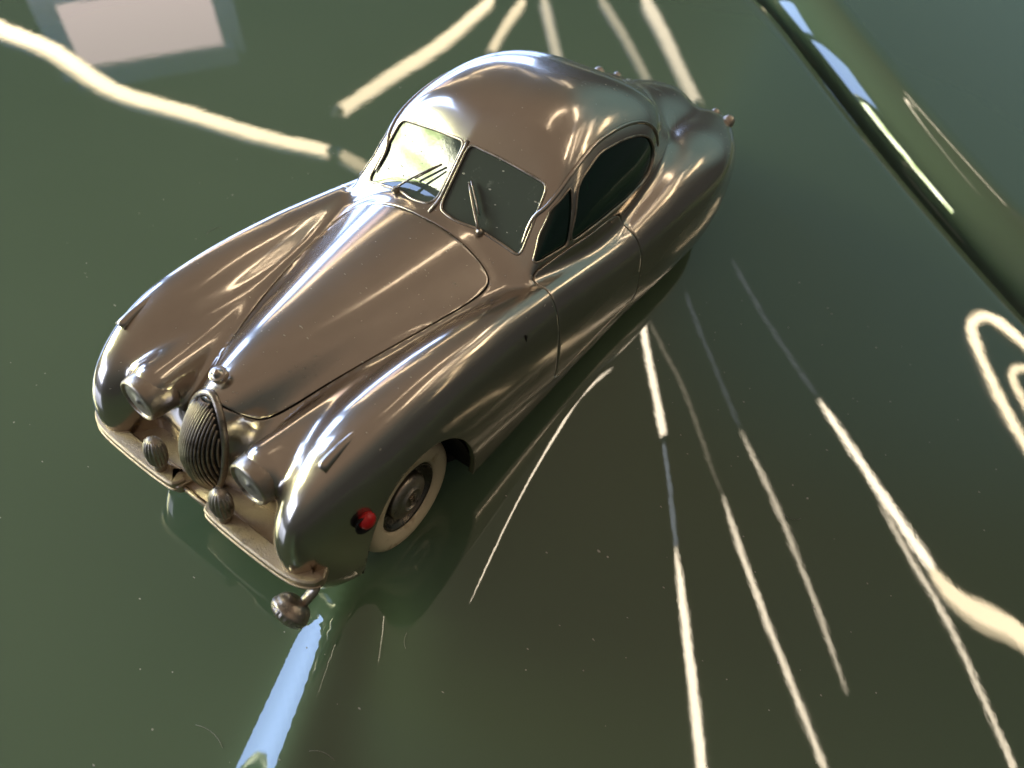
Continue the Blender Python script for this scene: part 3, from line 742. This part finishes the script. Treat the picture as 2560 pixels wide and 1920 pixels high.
# wheels
def wheel(x, sg, steer=0.0):
    w = empty('wheel'); w.parent = car; w.location = (x*S, .655*sg*S, .29*S); w.rotation_euler = (0, 0, steer)
    k = sg
    prof = [(.175, -.15), (.24, -.155), (.278, -.135), (.289, -.10), (.290, -.06), (.284, -.03), (.270, -.008), (.250, .004), (.225, .004), (.190, -.004), (.176, -.018), (.170, -.05)]
    ty = obj('tyre', *lathe([(r, h*k) for r, h in prof], (0, 0, 0), (0, 1, 0), 72), WHITEWALL, w)
    prof = [(.172, -.055), (.174, -.020), (.168, -.012), (.160, -.018), (.152, -.036), (.135, -.046), (.108, -.040), (.02, -.04)]
    obj('rim', *lathe([(r, h*k) for r, h in prof], (0, 0, 0), (0, 1, 0), 64), STEEL, w)
    prof = [(.118, -.042), (.116, -.022), (.106, -.010), (.085, -.004), (.062, -.001), (.060, .007), (.054, .009), (.050, .004), (.048, -.001), (.030, .001), (.012, .003), (0, .003)]
    hc = obj('hubcap', *lathe([(r, h*k) for r, h in prof], (0, 0, 0), (0, 1, 0), 56), PEWTER, w)
    g = []
    for dx, dz, lx, lz in ((-.014, 0, .003, .026), (.014, 0, .003, .026), (0, .0, .012, .003), (0, .022, .016, .003), (0, -.022, .016, .003)):
        g.append(([(dx+a*lx, k*(.003+c*.006), dz+b*lz) for c in (0, 1) for a, b in ((-1, -1), (1, -1), (1, 1), (-1, 1))], [[0,1,2,3],[4,7,6,5],[0,4,5,1],[1,5,6,2],[2,6,7,3],[3,7,4,0]]))
    obj('emblem', *join(*g), PEWTER, hc, smooth=False)
    return w
wheel(0, 1, math.radians(3)); wheel(0, -1, math.radians(3)); wheel(-2.59, 1); wheel(-2.59, -1)
# wheel wells and floor pan
pan = crom([(.42, .50), (.36, .40), (-.36, .40), (-.42, .66), (-2.2, .66), (-2.9, .60), (-3.3, .35), (-3.3, -.35), (-2.9, -.60), (-2.2, -.66), (-.42, -.66), (-.36, -.40), (.36, -.40), (.42, -.50)], 4)
obj('floor_pan', *prism(pan, .18, .21, .006), BLACK, car)
for sg in (1, -1):
    th = np.linspace(-.1, math.pi+.1, 24); V_, F_ = [], []
    for y in (.36, .735):
        for a in th:
            X_, Z_ = .015+.352*math.cos(a), max(.12+.615*math.sin(a), .20)
            yo = min(y, float(on_y(X_, max(Z_, .2))[1])-.025); V_.append((X_, yo*sg, Z_))
    n_ = len(th); F_ = [[i, i+1, n_+i+1, n_+i] for i in range(n_-1)]+[list(range(n_))]
    obj('wheel_well', V_, F_, BLACK, car)
# red plug in the hole ahead of the front wheel
c0 = on_y(.322, .632, 1); n = normals(c0[None])[0]
rp = obj('red_plug', *lathe([(.001, -.03), (.034, -.02), (.037, -.004), (.034, .010), (.024, .020), (.010, .024), (0, .025)], c0+np.array([0, 0, 0.]), n+np.array([-.25, 0, .1]), 28), RED, car)
obj('plug_socket', *lathe([(.030, -.03), (.044, -.004), (.046, .003), (.040, .004), (.034, -.02)], c0+np.array([.014, 0, -.012]), n, 28), BLACK, rp)
# small slot of the indicator on the wing side
s0 = on_y(-.733, .765, 1); n = normals(s0[None])[0]
obj('side_slot', *sweep([s0+np.array([.004, 0, -.016]), s0+np.array([-.004, 0, .016])], .006, 6), BLACK, car)
# tail: overriders and tail lamps
for sg in (1, -1):
    rb = obj('rear_overrider', *join(lathe([(.001, 0)]+[(.055*math.sin(a)**.8, .08-.08*math.cos(a)) for a in np.linspace(.15, 3.0, 14)]+[(0, .16)], (-3.53, .36*sg, .31), (-.1, 0, 1), 28),
         sweep([(-3.30, .36*sg, .38), (-3.52, .36*sg, .38)], .025, 10)), PEWTER, car)
    obj('tail_lamp', *lathe([(.001, -.05)]+[(.042*math.sin(q)**.9, -.05*math.cos(q)) for q in np.linspace(.2, 2.94, 12)]+[(0, .05)], (-3.345, .505*sg, .545), (-.8, .1*sg, .5), 22), PEWTER, car)
    obj('rear_reflector', *lathe([(.001, -.04)]+[(.032*math.sin(q)**.9, -.04*math.cos(q)) for q in np.linspace(.2, 2.94, 12)]+[(0, .04)], (-3.40, .385*sg, .535), (-.8, .1*sg, .5), 20), PEWTER, car)

# =====================================================================  dust and fibres
def flecks(name, P, N, size, label):
    VV, FF = [], []
    for p, n, s_ in zip(P, N, size):
        u, v, d = frame(n); a0 = rng.random()*6.28; k = len(VV); st = 1+rng.random()*1.6
        for j in range(5):
            a = a0+j*1.2566; r = s_*(.6+.8*rng.random()); VV.append(p+u*r*math.cos(a)*st+v*r*math.sin(a)+d*.0006)
        VV.append(p+d*s_*.5); FF += [[k+j, k+(j+1) % 5, k+5] for j in range(5)]
    return tag(obj(name, VV, FF, DUST, smooth=False), label, 'dust', None, 'stuff')
n = 260
x = rng.uniform(-3.2, 1.7, n); y = rng.uniform(-2.6, 3.0, n)
z = floor_z(x, y); ok = ((x-GP[0])*GN[0]+(y-GP[1])*GN[1]) < -.3
ok &= ~((np.abs(y) < .8) & (x > -3.4) & (x < .6))
P = np.stack([x, y, z], 1)[ok]
flecks('dust_specks', P, np.tile([0, 0, 1.], (len(P), 1)), rng.uniform(.0015, .0046, len(P))*np.where(rng.random(len(P)) < .06, 2.0, 1), 'tiny pale dust specks scattered over the green paint')
vb = V[np.unique(pieces['body_shell'])]; vh = V[np.unique(pieces['bonnet'])]; vw = np.concatenate([V[np.unique(pieces['windscreen_pane%d' % s_])] for s_ in (1, -1)])
a = np.concatenate([vb[rng.integers(0, len(vb), 420)], vh[rng.integers(0, len(vh), 160)]]); na = normals(a); k = na[:, 2] > .45; a, na = a[k], na[k]
b_ = vw[rng.integers(0, len(vw), 46)]; nb = normals(b_); b_ = b_-nb*.0058
P = np.concatenate([a, b_]); N = np.concatenate([na, nb])
flecks('dust_flecks', P, N, np.concatenate([rng.uniform(.0010, .0034, len(a)), rng.uniform(.0016, .0046, len(b_))]), 'fine pale dust clinging to the bonnet, roof and windscreen')
FV = []
for k in range(14):
    x, y = rng.uniform(-2.2, 1.5), rng.uniform(-1.9, 2.4)
    if abs(y) < .85 and -3.4 < x < .75: continue
    a = rng.random()*6.28; c = rng.uniform(-14, 14); l = rng.uniform(.05, .16); pts = []
    for i in range(8):
        pts.append((x, y, float(floor_z(np.array(x), np.array(y)))+.003)); x += math.cos(a)*l/7; y += math.sin(a)*l/7; a += c*l/7
    FV.append(sweep(pts, .0008, 4))
tag(obj('lint_fibres', *join(*FV), DUST), 'thin pale lint fibres lying on the green paint', 'lint', None, 'stuff')
